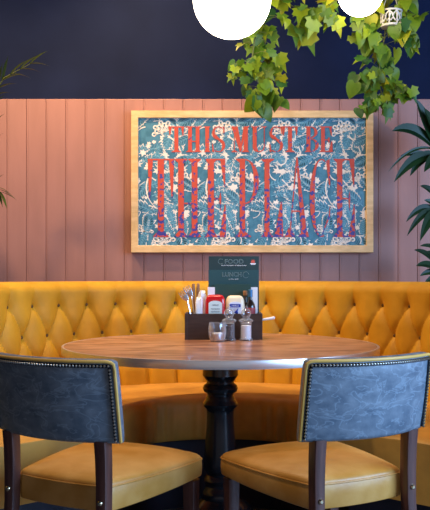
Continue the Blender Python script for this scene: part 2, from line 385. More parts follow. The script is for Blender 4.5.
# ------------------------------------------------------------------ chairs
def make_chair():
    t = thing('dining_chair', '', 'chair')
    # seat outline
    def outline(sc=1.0, dz=0):
        corners = [(-.150,.018,.02),(.150,.018,.02),(.214,.425,.05),(-.214,.425,.05)]
        pts = []; n = len(corners)
        for i in range(n):
            p0 = Vector(corners[i-1][:2]); p = Vector(corners[i][:2]); p1 = Vector(corners[(i+1)%n][:2]); r = corners[i][2]
            a = p + (p0-p).normalized()*r; b = p + (p1-p).normalized()*r
            for k in range(9):
                s = k/8; pts.append((a*(1-s)**2 + p*2*s*(1-s) + b*s*s))
            # bulged side samples
            nx = Vector(corners[(i+1)%n][:2]); r2 = corners[(i+1)%n][2]
            c = nx + (p-nx).normalized()*r2
            bul = .030 if i == 2 else .012
            d = (c-b); nrm = Vector((d.y,-d.x)).normalized()
            for k in range(1, 10):
                s = k/10; pts.append(b*(1-s)+c*s + nrm*bul*4*s*(1-s)*.9)
        cen = Vector((0,.23))
        return [cen+(q-cen)*sc for q in pts]
    def lp(sc, z): return [(q.x,q.y,z+(.018*q.y/.43 if z < .427 else (.009*q.y/.43 if z < .46 else 0))) for q in outline(sc)]
    bm = bmesh.new()
    loft(bm, [lp(.9,.416),lp(.97,.416),lp(.992,.419),lp(1,.426),lp(1.004,.45),lp(1.0,.478),lp(.990,.4825),lp(.990,.485),lp(.985,.4895),lp(.955,.4955),lp(.90,.5005),lp(.78,.507),lp(.6,.512),lp(.4,.515),lp(.2,.5165),lp(.05,.517)])
    s = link('seat', bm, 'tan', t)
    bm = bmesh.new(); l = lp(1.0,.4825); tube(bm, l+[l[0]], .0022, 6, caps=False); p = link('seam_welt', bm, 'tan', s)
    # legs
    def leg(pts, w0, w1, d0, d1, name='leg'):
        bm = bmesh.new(); loops = []
        for i, (x,y,z) in enumerate(pts):
            f = i/(len(pts)-1); w = (w0*(1-f)+w1*f)/2; d = (d0*(1-f)+d1*f)/2
            loops.append([(x+a,y+b,z) for a,b in rrect(w,d,.004,2)])
        loft(bm, loops); return link(name, bm, 'darkwood', t)
    for sx in (-1,1):
        rp = [(sx*.150,-.060,0),(sx*.150,-.035,.15),(sx*.150,-.012,.32),(sx*.150,-.003,.42),(sx*.150,-.002,.50),(sx*.150,-.004,.56),(sx*.150,-.008,.606)]
        L_ = leg(rp, .026,.035,.030,.034)
        bm = bmesh.new(); lathe(bm, [(0,.005),(.004,.0045),(.0065,.002),(.0072,0),(.0072,-.002),(0,-.002)], 14)
        b = link('bolt', bm, 'bolt', L_); b.location = (sx*.150,-.0205,.452); b.rotation_euler = (PI/2,0,0); b['label'] = 'small brass bolt head'
        leg([(sx*.180,.385,0),(sx*.180,.385,.425)], .026,.038,.026,.038)
    bm = bmesh.new()
    for sx in (-1,1): pass
    tube(bm, [(-.150,-.008,.34),(.150,-.008,.34)], .014, 8); link('rear_rail', bm, 'darkwood', t)
    # backrest
    H = .204; ZB, ZTt = .600, .812
    def arc(x): return -.052+.052*(x/H)**2
    def lean(z): return -(z-.60)*.15
    nx = 36
    def bpt(x, z, dy): 
        # normal-ish offset
        sl = 2*.052*x/H**2; k = 1/math.hypot(1,sl)
        return Vector((x - dy*sl*k, arc(x)+lean(z)+dy*k, z))
    T = .048
    prof = [(ZB+.012,.001),(ZB+.004,.004),(ZB,.012),(ZB+.002,T-.012),(ZB+.012,T-.002),(ZB+.05,T+.006),(ZB+.11,T+.010),(ZTt-.05,T+.007),(ZTt-.016,T),(ZTt-.003,T-.009),(ZTt+.001,T-.022),(ZTt+.001,.012),(ZTt-.001,.004),(ZTt-.007,.0),(ZTt-.05,-.001),(ZTt-.11,-.002),(ZB+.05,-.001)]
    bm = bmesh.new(); loops = []
    xsL = [-H, -H+.003,-H+.008] + [-H+.015+(2*H-.03)*i/nx for i in range(nx+1)] + [H-.008,H-.003,H]
    for x in xsL:
        e = min(x+H, H-x); sh = .006*(1-min(1,e/.01))**2
        lo = []
        for z, dy in prof:
            zc = (ZB+ZTt)/2; z2 = zc+(z-zc)*(1-sh*3); dy2 = T/2+(dy-T/2)*(1-sh*14)
            # rounded upper outer corner and slight crown
            z2 += -.004*max(0,(abs(x)/H-.9)/.1)**2*(1 if z>zc else 0)
            lo.append(bpt(x,z2,dy2))
        loops.append(lo)
    loft(bm, loops)
    me = link('backrest', bm, 'slate', t)
    # inner face tan panel as own sub-part
    bm = bmesh.new(); loops = []
    for i in range(nx+1):
        x = -H+.014+(2*H-.028)*i/nx
        loops.append([bpt(x,z,dy) for z,dy in ((ZB+.014,T-.004),(ZB+.02,T+.004),(ZB+.05,T+.010),(ZB+.11,T+.014),(ZTt-.05,T+.011),(ZTt-.022,T+.005),(ZTt-.016,T-.004),(ZB+.10,T-.004))])
    loft(bm, loops); ip = link('inner_panel', bm, 'tan', me); ip['label'] = 'tan leather inner face'
    # piping up both sides and across the top of the rear face
    pts = [bpt(-H+.003, ZB+.006+i*(ZTt-.016-ZB)/12, -.001) for i in range(12)]
    pts += [bpt(-H+.004,ZTt-.011,-.001), bpt(-H+.010,ZTt-.006,-.001)]
    pts += [bpt(-H+.02+(2*H-.04)*i/30, ZTt-.004, -.001) for i in range(31)]
    pts += [bpt(H-.010,ZTt-.006,-.001), bpt(H-.004,ZTt-.011,-.001)]
    pts += [bpt(H-.003, ZB+.006+i*(ZTt-.016-ZB)/12, -.001) for i in range(11,-1,-1)]
    bm = bmesh.new(); tube(bm, pts, .0042, 8); pp = link('piping', bm, 'piping', me); pp['label'] = 'gold leather piping'
    # dark trim cord under the studs and the studs
    path = [bpt(-H+.013, ZB+.010+i*(ZTt-.026-ZB)/22, -.002) for i in range(22)] + [bpt(-H+.015+(2*H-.03)*i/46, ZTt-.0145, -.002) for i in range(47)] + [bpt(H-.013, ZB+.010+i*(ZTt-.026-ZB)/22, -.002) for i in range(21,-1,-1)]
    bm = bmesh.new(); tube(bm, path, .0050, 6, flat=1.0)
    tr = link('trim_cord', bm, 'black', me); tr['label'] = 'black trim strip under the studs'
    st0 = None
    for q, pth in enumerate(path):
        if st0 is None:
            bm = bmesh.new(); lathe(bm, [(0,.0042),(.0018,.0036),(.0031,.0015),(.0034,0),(0,-.0008)], 8); st0 = o = link('stud', bm, 'stud', t)
        else: o = st0.copy(); C.objects.link(o); o.parent = t
        sl = 2*.052*pth.x/H**2
        o.location = pth+Vector((sl*.004,-.0042,0)); o.rotation_euler = (PI/2,0,math.atan(sl))
    return t
def kids(o): return [c for c in bpy.data.objects if c.parent == o]
def copy_tree(o, parent=None):
    c = o.copy(); C.objects.link(c); c.parent = parent
    for ch in kids(o): copy_tree(ch, c)
    return c
ch = make_chair(); YAW = math.radians(28)
ch2 = copy_tree(ch)
ch.location = (-.409, 2.075, 0); ch.rotation_euler.z = -YAW
ch2.location = (.388, 2.092, 0); ch2.rotation_euler.z = YAW
GC = 'leather dining chairs at the round table'
tag(ch, 'leather dining chair on the left, its dark slate back mostly in shadow, tan seat', 'chair', GC)
tag(ch2, 'leather dining chair on the right, its studded back lit bright blue grey, tan seat', 'chair', GC)

# ------------------------------------------------------------------ framed print
FY = WY-.055; sF = FY/F
def fx(px): return (px-215)*sF
def fz(py): return CH-(py-HZ)*sF
pic = thing('framed_print', 'large framed blue leaf print with red words in a pale wooden frame on the wall', 'framed print', (0,0,0))
bm = bmesh.new()
X0,X1,Zt,Zb = fx(131),fx(373.5),fz(110.5),fz(252.5); w = .0375
def fr_loop(i, y): return [(X0+i,y,Zb+i),(X1-i,y,Zb+i),(X1-i,y,Zt-i),(X0+i,y,Zt-i)]
loft(bm, [fr_loop(.004,WY-.001),fr_loop(0,WY-.004),fr_loop(0,FY+.002),fr_loop(.002,FY),fr_loop(w-.002,FY),fr_loop(w,FY+.002),fr_loop(w,FY+.02),fr_loop(w,WY-.001)], False, False)
link('frame', bm, 'oak', pic, smooth=False)
PY = FY+.014
bm = bmesh.new(); box(bm, X0+w-.002, X1-w+.002, PY, PY+.004, Zb+w-.002, Zt-w+.002)
pr_ = link('print', bm, 'print_dark', pic, smooth=False)
IX0,IX1,IZ0,IZ1 = X0+w, X1-w, Zb+w, Zt-w
bm = bmesh.new()
def clampp(p): return (min(max(p[0],IX0),IX1), p[1], min(max(p[2],IZ0),IZ1))
def poly(pts, mi, y):
    vs = [bm.verts.new(clampp((fx(a),y,fz(b)))) for a,b in pts]
    try: f = bm.faces.new(vs); f.material_index = mi
    except ValueError: pass
def stroke(pts, w0, w1, mi, y):
    n = len(pts); Ls=[]; Rs=[]
    for i,p in enumerate(pts):
        a = pts[max(i-1,0)]; b = pts[min(i+1,n-1)]; dx=b[0]-a[0]; dy=b[1]-a[1]; l=math.hypot(dx,dy) or 1
        s=i/(n-1); ww=(w0*(1-s)+w1*s)/2; Ls.append((p[0]-dy/l*ww,p[1]+dx/l*ww)); Rs.append((p[0]+dy/l*ww,p[1]-dx/l*ww))
    for i in range(n-1): 
        if math.hypot(Ls[i+1][0]-Ls[i][0], Ls[i+1][1]-Ls[i][1])>1e-6: poly([Ls[i],Ls[i+1],Rs[i+1],Rs[i]], mi, y)
def curve(x,y,a,L_,bend,n=10):
    pts=[(x,y)]
    for i in range(n):
        x+=math.cos(a)*L_/n; y+=math.sin(a)*L_/n; a+=bend/n; pts.append((x,y))
    return pts
lay = [0]
def nexty():
    lay[0] += 1; return PY-.0003-.0000015*lay[0]
def leafy(x,y,a,L_,bend,wd,mi,rr):
    """serrated leaf: lobes each side of a bent midrib, a cream rim, pale veins"""
    mid = curve(x,y,a,L_,bend,9)
    yb = nexty(); yc = nexty(); yd = nexty()
    for i in range(1,9):
        s=i/9; px_,py_=mid[i]; ax=math.atan2(mid[i+1][1]-mid[i-1][1], mid[i+1][0]-mid[i-1][0]) if i<9 else a
        lw=wd*math.sin(PI*(s*.85+.12))
        for sd in (-1,1):
            aa=ax+sd*(1.0-.35*s)
            tip=(px_+math.cos(aa)*lw, py_+math.sin(aa)*lw)
            q=(px_+math.cos(aa+.5*sd)*lw*.55, py_+math.sin(aa+.5*sd)*lw*.55); q2=(px_+math.cos(aa-.45*sd)*lw*.6, py_+math.sin(aa-.45*sd)*lw*.6)
            if rr.random()<.6:
                e=1.22; poly([(px_,py_),(px_+(q[0]-px_)*e,py_+(q[1]-py_)*e),(px_+(tip[0]-px_)*e,py_+(tip[1]-py_)*e),(px_+(q2[0]-px_)*e,py_+(q2[1]-py_)*e)],2,yb)
            poly([(px_,py_),q,tip,q2], mi, yc)
            stroke([(px_,py_),((px_+tip[0])/2,(py_+tip[1])/2),(px_+(tip[0]-px_)*.9,py_+(tip[1]-py_)*.9)],.55,.2,1,yd)
    stroke(mid,.9,.3,1,yd)
def fan(x,y,a,r,rr):
    y1=nexty(); y2=nexty(); y3=nexty()
    for k in range(9):
        aa=a+(-4+k)*.36
        c=(x+math.cos(aa)*r*(.86-.22*(k%2)),y+math.sin(aa)*r*(.86-.22*(k%2)))
        pts=[(c[0]+math.cos(aa+j*PI/4)*r*.20,c[1]+math.sin(aa+j*PI/4)*r*.20) for j in range(8)]
        poly(pts,2,y1)
        poly([(c[0]+(p[0]-c[0])*.45,c[1]+(p[1]-c[1])*.45) for p in pts],3,y2)
        stroke([(x,y),((x+c[0])/2,(y+c[1])/2),c],.5,1.3,2,y1)
def curl(x,y,a,L_,b,w0=1.6):
    y1=nexty(); stroke(curve(x,y,a,L_,b,12),w0,.5,2,y1)
def splash(x,y,s,rr):
    y1=nexty(); n=6; a0=rr.random()*6
    poly([(x+math.cos(a0+2*PI*i/(2*n))*s*(rr.uniform(.8,1.3) if i%2==0 else rr.uniform(.42,.7)), y+math.sin(a0+2*PI*i/(2*n))*s*.8*(rr.uniform(.8,1.3) if i%2==0 else rr.uniform(.42,.7))) for i in range(2*n)],2,y1)
for col_ in range(-1,5):
    for row_ in range(0,2):
        rr = random.Random(11+row_)
        ox = 160+col_*60; oy = 118+row_*112
        for k in range(44):
            splash(ox+rr.uniform(-30,30), oy+rr.uniform(-10,102), rr.uniform(2.2,5), rr)
        for k in range(30):
            a = rr.uniform(0,2*PI)
            leafy(ox+rr.uniform(-30,30), oy+rr.uniform(-8,104), a, rr.uniform(18,30), rr.uniform(-1.4,1.4), rr.uniform(5.5,8.5), (0,3,0,3,0)[k%5], rr)
        fan(ox+4, oy+14, -1.9, 12, rr); fan(ox+22, oy+66, -1.2, 12, rr)
        fan(ox-16, oy+128-14, -1.5, 9, rr)
        curl(ox+8,oy+18,.5,34,1.5); curl(ox-12,oy+60,1.9,40,-1.6); curl(ox+30,oy+86,-.3,26,3.6,1.4); curl(ox-2,oy+46,.3,20,-3.2,1.4)
        for k in range(5):
            splash(ox+rr.uniform(-30,30), oy+rr.uniform(-10,102), rr.uniform(1.6,3.4), rr)
        for k in range(12):
            curl(ox+rr.uniform(-30,30), oy+rr.uniform(-6,104), rr.uniform(0,6.2), rr.uniform(7,14), rr.uniform(-2,2), 1.3)
link('leaf_pattern', bm, ['print_mid','print_pale','print_cream','print_dark'], pr_, smooth=False, recalc=False)

# tall condensed serif lettering; each glyph is a list of polygons in photo-frame units
def glyph_mesh(word_specs, r0, r1, name, yy):
    bm2 = bmesh.new(); H_ = r1-r0
    cnt = [0]
    def P(pts):
        cnt[0] += 1; yq = yy - .0000015*cnt[0]
        vs = [(fx(a), fz(b)) for a,b in pts]
        ar = sum(vs[i][0]*vs[(i+1)%len(vs)][1]-vs[(i+1)%len(vs)][0]*vs[i][1] for i in range(len(vs)))
        f = [bm2.verts.new((a,yq,b)) for a,b in (vs if ar > 0 else vs[::-1])]; g = [bm2.verts.new((v.co.x,yy+.0012,v.co.z)) for v in f]
        n = len(vs); bm2.faces.new(f)
        for i in range(n): bm2.faces.new((f[i],f[(i+1)%n],g[(i+1)%n],g[i]))
    def stem(x0,x1,t=r0,b=r1): P([(x0,t),(x1,t),(x1,b),(x0,b)])
    def foot(x0,x1,c0,c1,b=r1,h=None):
        h = h or H_*.07; P([(x0,b),(x0,b-H_*.012),(c0,b-h),(c1,b-h),(x1,b-H_*.012),(x1,b)])
    def head(x0,x1,c0,c1,t=r0,h=None):
        h = h or H_*.05; P([(x0,t),(x1,t),(x1,t+H_*.012),(c1,t+h),(c0,t+h),(x0,t+H_*.012)])
    def spur_dn(x, w_, l): P([(x-w_,r0),(x+w_,r0),(x+w_*.25,r0+l),(x-w_*.25,r0+l)])
    def ringarc(cx, cy, rx, ry, a0, a1, w0, w1, n=22):
        """arc from a0 to a1 (radians, y down), width thick at the sides w1 and thin w0 at the ends"""
        po=[];pi_=[]
        for i in range(n+1):
            a=a0+(a1-a0)*i/n; s=abs(math.cos(a)); ww=w0+(w1-w0)*s**1.1
            po.append((cx+rx*math.cos(a),cy+ry*math.sin(a))); pi_.append((cx+(rx-ww)*math.cos(a),cy+(ry-w0)*math.sin(a)))
        for i in range(n): P([po[i],po[i+1],pi_[i+1],pi_[i]])
    for ch_, x0, x1, sw in word_specs:
        w_ = x1-x0; c = (x0+x1)/2; th = max(.7, H_*.012)
        if ch_ == 'T':
            stem(c-sw/2,c+sw/2); foot(c-sw*1.25,c+sw*1.25,c-sw/2,c+sw/2)
            P([(x0,r0),(x1,r0),(x1,r0+th*1.6),(x0,r0+th*1.6)])
            l = H_*.5 if H_>50 else H_*.35
            P([(x0,r0),(x0+w_*.20,r0),(x0+w_*.10,r0+l),(x0+w_*.05,r0+l)]); P([(x1,r0),(x1-w_*.20,r0),(x1-w_*.10,r0+l),(x1-w_*.05,r0+l)])
            P([(c-sw/2,r0),(c+sw/2,r0),(c+sw/2,r0+sw*1.2),(c-sw/2,r0+sw*1.2)])
        elif ch_ == 'H':
            a=x0+w_*.27; b=x1-w_*.27
            for q in (a,b): stem(q-sw/2,q+sw/2); foot(q-sw*1.1,q+sw*1.1,q-sw/2,q+sw/2); head(q-sw*1.1,q+sw*1.1,q-sw/2,q+sw/2)
            m_=r0+H_*.56; P([(a,m_),(b,m_),(b,m_+th*1.6),(a,m_+th*1.6)])
        elif ch_ == 'I':
            stem(c-sw/2,c+sw/2); foot(x0,x1,c-sw/2,c+sw/2); head(x0,x1,c-sw/2,c+sw/2)
        elif ch_ == 'E':
            a=x0+w_*.28; stem(a-sw/2,a+sw/2); foot(x0,a+sw,a-sw/2,a+sw/2); head(x0,a+sw,a-sw/2,a+sw/2)
            P([(a,r0),(x1-1,r0),(x1-1,r0+th*1.6),(a,r0+th*1.6)]); P([(x1-w_*.28,r0),(x1-.8,r0),(x1-.8,r0+H_*.36),(x1-1.6,r0+H_*.36)])
            P([(a,r1-th*1.6),(x1,r1-th*1.6),(x1,r1),(a,r1)]); P([(x1-w_*.32,r1),(x1,r1),(x1-.3,r1-H_*.42),(x1-1.2,r1-H_*.42)])
            m_=r0+H_*.5; P([(a,m_),(x1-w_*.28,m_),(x1-w_*.28,m_+th*1.5),(a,m_+th*1.5)])
            q=x1-w_*.25; P([(q-1.4,m_-1),(q,m_-H_*.09),(q+.5,m_),(q+.2,m_+H_*.16),(q-.6,m_+H_*.16),(q-1.4,m_+1)])
        elif ch_ == 'P':
            a=x0+w_*.25; stem(a-sw/2,a+sw/2); foot(x0-w_*.08,a+sw*1.6,a-sw/2,a+sw/2); head(x0-w_*.05,a,a-sw/2,a+sw/2)
            cy=r0+H_*.29; ringarc(a+sw*.3, cy, x1-a-sw*.3, H_*.29, -PI/2, PI/2, th*1.3, sw*.95)
        elif ch_ == 'L':
            a=x0+w_*.24; stem(a-sw/2,a+sw/2); foot(x0-w_*.02,a+sw,a-sw/2,a+sw/2); head(x0-w_*.02,a+sw*1.4,a-sw/2,a+sw/2)
            P([(a,r1-th*1.6),(x1,r1-th*1.6),(x1,r1),(a,r1)]); P([(x1-w_*.42,r1),(x1,r1),(x1-w_*.06,r1-H_*.45),(x1-w_*.12,r1-H_*.45)])
        elif ch_ == 'A':
            b=x1-w_*.18; a=x0+w_*.2; ap=c
            P([(ap-.6,r0-H_*.02),(ap+.8,r0-H_*.02),(b+sw*.55,r1),(b-sw*.55,r1)]); P([(ap-.7,r0),(ap+.5,r0),(a+th*.6,r1),(a-th*.5,r1)])
            foot(x0,a+sw*1.0,a-th,a+th,h=H_*.12); foot(b-sw*1.1,x1,b-sw*.4,b+sw*.6)
            m_=r0+H_*.66; P([(a+(ap-a)*.33,m_),(b-(b-ap)*.3,m_),(b-(b-ap)*.3,m_+th*1.5),(a+(ap-a)*.33,m_+th*1.5)])
        elif ch_ == 'C':
            rx=w_*.56; ringarc(x0+rx, (r0+r1)/2, rx, H_/2, PI*.42, PI*1.60, th*1.3, sw, 34)
            P([(x1-w_*.22,r0+H_*.03),(x1-w_*.05,r0),(x1-w_*.02,r0+H_*.34),(x1-w_*.08,r0+H_*.34)])
            P([(x0+rx,r1),(x0+rx,r1-th*1.6),(x1-w_*.1,r1-H_*.28),(x1-w_*.02,r1-H_*.42),(x1-w_*.03,r1-H_*.26)])
        elif ch_ == 'S':
            ringarc(c, r0+H_*.26, w_*.46, H_*.26, PI*.5, PI*1.72, th*1.2, sw*.6, 18)
            ringarc(c, r1-H_*.26, w_*.48, H_*.26, -PI*.5, PI*.72, th*1.2, sw*.7, 18)
            P([(c-w_*.40,r0+H_*.30),(c-w_*.15,r0+H_*.34),(c+w_*.42,r0+H_*.66),(c+w_*.2,r0+H_*.66)])
            P([(x1-w_*.2,r0+.2),(x1-w_*.08,r0),(x1-w_*.06,r0+H_*.3),(x1-w_*.12,r0+H_*.3)]); P([(x0+w_*.04,r1-H_*.32),(x0+w_*.1,r1-H_*.32),(x0+w_*.2,r1-.3),(x0+w_*.06,r1)])
        elif ch_ == 'M':
            a=x0+w_*.16; b=x1-w_*.2; stem(a-th*.4,a+th*.6); stem(b-sw/2,b+sw/2); foot(x0,a+sw*.8,a-th,a+th); foot(b-sw,x1,b-sw/2,b+sw/2); head(b-sw*.5,x1,b-sw/2,b+sw/2)
            P([(x0,r0),(a+sw*.8,r0),(c+sw*.4,r1-H_*.08),(c-sw*.1,r1)]); P([(b-sw*.5,r0),(b+sw*.2,r0),(c+sw*.1,r1),(c-sw*.2,r1)])
        elif ch_ == 'U':
            a=x0+w_*.24; b=x1-w_*.16; stem(a-sw/2,a+sw/2,r0,r1-H_*.2); stem(b-th*.5,b+th*.5,r0,r1-H_*.2); head(x0,a+sw,a-sw/2,a+sw/2); head(b-sw*.8,x1,b-th,b+th)
            cx=(a-sw/2+b+th*.5)/2; rx=(b+th*.5-a+sw/2)/2; ringarc(cx, r1-H_*.2, rx, H_*.2, 0, PI, th*1.4, th*1.5, 14)
            P([(a-sw/2,r1-H_*.2),(a+sw/2,r1-H_*.2),(a+sw*.9,r1-H_*.03),(a+sw*.2,r1-H_*.03)])
        elif ch_ == 'B':
            a=x0+w_*.26; stem(a-sw/2,a+sw/2); foot(x0,a,a-sw/2,a+sw/2); head(x0,a,a-sw/2,a+sw/2)
            ringarc(a+sw*.3, r0+H_*.23, x1-a-sw*.6, H_*.23, -PI/2, PI/2, th*1.2, sw*.8, 14); ringarc(a+sw*.3, r1-H_*.27, x1-a-sw*.3, H_*.27, -PI/2, PI/2, th*1.2, sw*.9, 14)
    return link(name, bm2, 'letters', pr_, smooth=False, recalc=False)
LY = PY-.0035
glyph_mesh([('T',147.5,174,6.2),('H',173,202.5,5.8),('E',205,226,6.2),('P',237,259,5.4),('L',262,283.5,5.0),('A',285,309,5.6),('C',310,331,5.0),('E',334,355.5,5.4)], 158.5, 237, 'lettering', LY)
glyph_mesh([('T',168.5,184,4.0),('H',185.5,202,3.8),('I',204,210.5,3.8),('S',211.5,225.5,4.5),('M',231.5,249.5,4.2),('U',251,267,4.0),('S',269,283.5,4.5),('T',282.5,298,4.0),('B',305,319,3.8),('E',319.5,333,3.8)], 126, 151.8, 'lettering', LY)
for px_ in (322.5,):
    pass

# ------------------------------------------------------------------ condiment box and what is in it
TZ = .7605
cad = thing('condiment_box', 'dark brown open wooden box holding cutlery, sauces and menus on the round table', 'box', (0,0,0))
bx0, bx1, by0, by1, bzt = -.121, .190, 3.20, 3.335, .865
bm = bmesh.new(); th = .008
box(bm, bx0+th,bx1-th,by0,by0+th,TZ,bzt,.0012); link('front_panel', bm, 'brownbox', cad, smooth=False)
bm = bmesh.new(); box(bm, bx0+th,bx1-th,by1-th,by1,TZ,bzt,.0012); link('back_panel', bm, 'brownbox', cad, smooth=False)
bm = bmesh.new(); box(bm, bx0+th,bx1-th,by0+th,by1-th,TZ,TZ+.006); link('bottom_panel', bm, 'brownbox', cad, smooth=False)
for a in (bx0, bx1-th*1.3):
    bm = bmesh.new(); box(bm, a,a+th*1.3,by0-.001,by1+.001,TZ,bzt+.001,.0012); link('end_panel', bm, 'brownbox', cad, smooth=False)
bm = bmesh.new(); pa = at(262.3,319.8,3.24); pb = at(275,317.8,3.24)
tube(bm, [pa-Vector((.004,0,0)), pa*.5+pb*.5, pb-Vector((.004,0,0)), pb], [.0045,.0055,.0065,.003], 10); hd = link('handle', bm, 'white', cad); hd['label'] = 'short pale rounded handle'

def card(name, label, px0, px1, ptop, Y, m, lean=.0):
    z1 = CH-(ptop-HZ)*Y/F; t = thing(name, label, 'menu', ((px0+px1-430)/2/F*Y, Y, TZ+.007), 0)
    t.rotation_euler.x = -lean
    w_ = (px1-px0)/F*Y/2; h_ = z1-(TZ+.007)
    bm = bmesh.new(); box(bm, -w_,w_,0,.002,0,h_,.0004)
    link('card', bm, m, t, smooth=False); return t, w_, h_
t, w_, h_ = card('menu_card', 'tallest dark green menu card headed FOOD with a red emblem, at the back', 208.7,259,256.2,3.318,'card')
s = 3.318/F
text_mesh('heading', 'FOOD', .0250, (.001,-.0006,h_-.0305), 'grey_ink', t, outline=.00045, width=18.5*s)
bm = bmesh.new()
tube(bm, [(-.0545+.0105*math.cos(a),-.0006,h_-.022+.0105*math.sin(a)) for a in [i*PI/9 for i in range(2,17)]], .0005, 4); link('swirl', bm, 'grey_ink', t)
text_mesh('tagline', 'FROM THE HEART OF BIRMINGHAM', .0062, (.000,-.0006,h_-.0405), 'white_ink', t, width=25*s)
bm = bmesh.new()
cx, cz = .0795, h_-.0225
for k in range(5):
    a = PI*(.12+.19*k); q=(cx+math.cos(a)*.0105, cz+math.sin(a)*.0105)
    b1=(cx+math.cos(a-.32)*.005,cz+math.sin(a-.32)*.005); b2=(cx+math.cos(a+.32)*.005,cz+math.sin(a+.32)*.005)
    vs=[bm.verts.new((x,-.0006,z)) for x,z in ((cx,cz-.004),b1,q,b2)]; bm.faces.new(vs)
box(bm, cx-.008,cx+.008,-.0007,0,cz-.0055,cz+.0005)
link('emblem', bm, 'red_ink', t, smooth=False, recalc=False)
text_mesh('emblem_text', 'BOTANIST', .0055, (cx,-.0006,cz-.0120), 'white_ink', t, width=.025) if False else None
bm = bmesh.new(); box(bm, cx-.012,cx+.012,-.0007,0,cz-.0095,cz-.0065); box(bm, cx-.009,cx+.009,-.0007,0,cz-.0130,cz-.0105); link('emblem_lines', bm, 'white_ink', t, smooth=False)
t, w_, h_ = card('menu_card', 'teal green menu card headed LUNCH, in front of the tallest card', 208.4,258.8,270,3.310,'card2')
s = 3.31/F
text_mesh('heading', 'LUNCH', .0260, (-.007,-.0006,h_-.0270), 'grey_ink', t, outline=.00045, width=19*s)
bm = bmesh.new(); tube(bm, [(.051+.0125*math.cos(a),-.0006,h_-.020+.0125*math.sin(a)) for a in [i*PI/9 for i in range(0,17)]], .0005, 4); link('swirl', bm, 'grey_ink', t)
text_mesh('tagline', '12 TO 5PM', .0060, (-.001,-.0006,h_-.0400), 'white_ink', t, width=9.5*s)
t, w_, h_ = card('menu_card', 'white paper menu sheet showing at both sides of the smallest card', 208.2,257.6,287.2,3.302,'white')
t, w_, h_ = card('menu_card', 'smallest plain bottle green menu card at the front of the menus', 214.6,251,284.2,3.294,'card3')

# squeeze bottles standing in the box
def sauce(name, label, px, ptop, wpx, m, Y):
    t = thing(name, label, 'sauce bottle', ((px-215)/F*Y, Y, TZ+.007))
    hw = wpx/2/F*Y; top = CH-(ptop-HZ)*Y/F-(TZ+.007)
    bm = bmesh.new(); lo = []
    for f,sc in ((0,.80),(.02,.88),(.1,.96),(.3,1.0),(.55,1.0),(.78,.99),(.88,.95),(.94,.86),(.98,.72),(1.0,.5)):
        lo.append([(x,y,top*f) for x,y in rrect(hw*sc, .024*sc, .016*sc, 5)])
    loft(bm, lo); link('bottle', bm, m, t); return t, hw, top
t, hw, tp = sauce('ketchup_bottle', 'red ketchup squeeze bottle with a pale label in the condiment box', 215.3, 294.6, 20.5, 'ketchup', 3.24)
def label_mesh(hw, z0, z1, y, mname, parent, arch=.010, name='label'):
    bm = bmesh.new(); pts=[(-hw,z0),(hw,z0),(hw,z1-arch)]
    for i in range(1,12): a=PI*i/12; pts.append((hw*.92*math.cos(a), z1-arch+arch*math.sin(a)))
    pts.append((-hw,z1-arch))
    f=[bm.verts.new((x,y,z)) for x,z in pts]; g=[bm.verts.new((x,y+.002,z)) for x,z in pts]; bm.faces.new(f)
    for i in range(len(pts)): j=(i+1)%len(pts); bm.faces.new((f[i],f[j],g[j],g[i]))
    return link(name, bm, mname, parent, smooth=False)
label_mesh(.027, .02, tp-.024, -.0252, 'label', t)
text_mesh('brand_text', 'HEINZ', .0085, (0,-.0256,tp-.0445), 'dark_ink', t, width=.026)
text_mesh('product_text', 'TOMATO', .0080, (0,-.0256,tp-.0600), 'dark_ink', t, width=.036)
text_mesh('product_text', 'KETCHUP', .0068, (0,-.0256,tp-.0705), 'dark_ink', t, width=.034)
t, hw, tp = sauce('mayonnaise_bottle', 'cream mayonnaise squeeze bottle with a blue label in the condiment box', 235.0, 295.4, 19.0, 'cream', 3.24)
label_mesh(.026, .02, tp-.024, -.0252, 'labelw', t)
bm = bmesh.new(); box(bm, -.022,.022,-.0258,-.0250,tp-.047,tp-.034,.003); link('label_band', bm, 'blue_ink', t, smooth=False)
text_mesh('brand_text', 'HEINZ', .0090, (0,-.0262,tp-.0440), 'white_ink', t, width=.028)
bm = bmesh.new(); tube(bm, [(.012,-.0253,tp-.052),(.004,-.0253,tp-.068),(.010,-.0253,tp-.085)], [.006,.008,.004], 6, flat=.15); link('label_mark', bm, 'blue_ink', t)
text_mesh('product_text', 'MAYO', .0080, (-.010,-.0256,tp-.0600), 'dark_ink', t, width=.020)
# dark sauce bottle
t = thing('sauce_bottle', 'slim dark glass sauce bottle with red label right of the cream bottle', 'sauce bottle', ((250.3-215)/F*3.25, 3.25, TZ+.007))
tp = CH-(293-HZ)*3.25/F-(TZ+.007)
bm = bmesh.new(); lathe(bm, [(0,0),(.019,0),(.020,.004),(.020,.122),(.018,.133),(.010,.148),(.0085,.155),(.0085,tp),(0,tp)], 24); link('bottle', bm, 'darkglass', t)
bm = bmesh.new(); lathe(bm, [(.0090,tp-.016),(.0098,tp-.015),(.0098,tp+.012),(.008,tp+.014),(0,tp+.014)], 20); cp = link('cap', bm, 'bluecap', t)
bm = bmesh.new(); lathe(bm, [(.0202,.092),(.0205,.094),(.0205,.118),(.0202,.120)], 24); link('label', bm, 'redlabel', t)
# second small bottle neck behind (brown cap)
t = thing('sauce_bottle', 'slim dark bottle with brown cap tucked beside the blue-capped sauce bottle', 'sauce bottle', ((245.2-215)/F*3.28, 3.277, TZ+.007))
bm = bmesh.new(); lathe(bm, [(0,0),(.0125,0),(.0135,.004),(.0135,.120),(.009,.140),(.007,.150),(.007,.172),(0,.172)], 20); link('bottle', bm, 'darkglass', t)
bm = bmesh.new(); lathe(bm, [(.0075,.168),(.0085,.169),(.0085,.186),(.007,.188),(0,.188)], 16); link('cap', bm, 'handlewood', t)

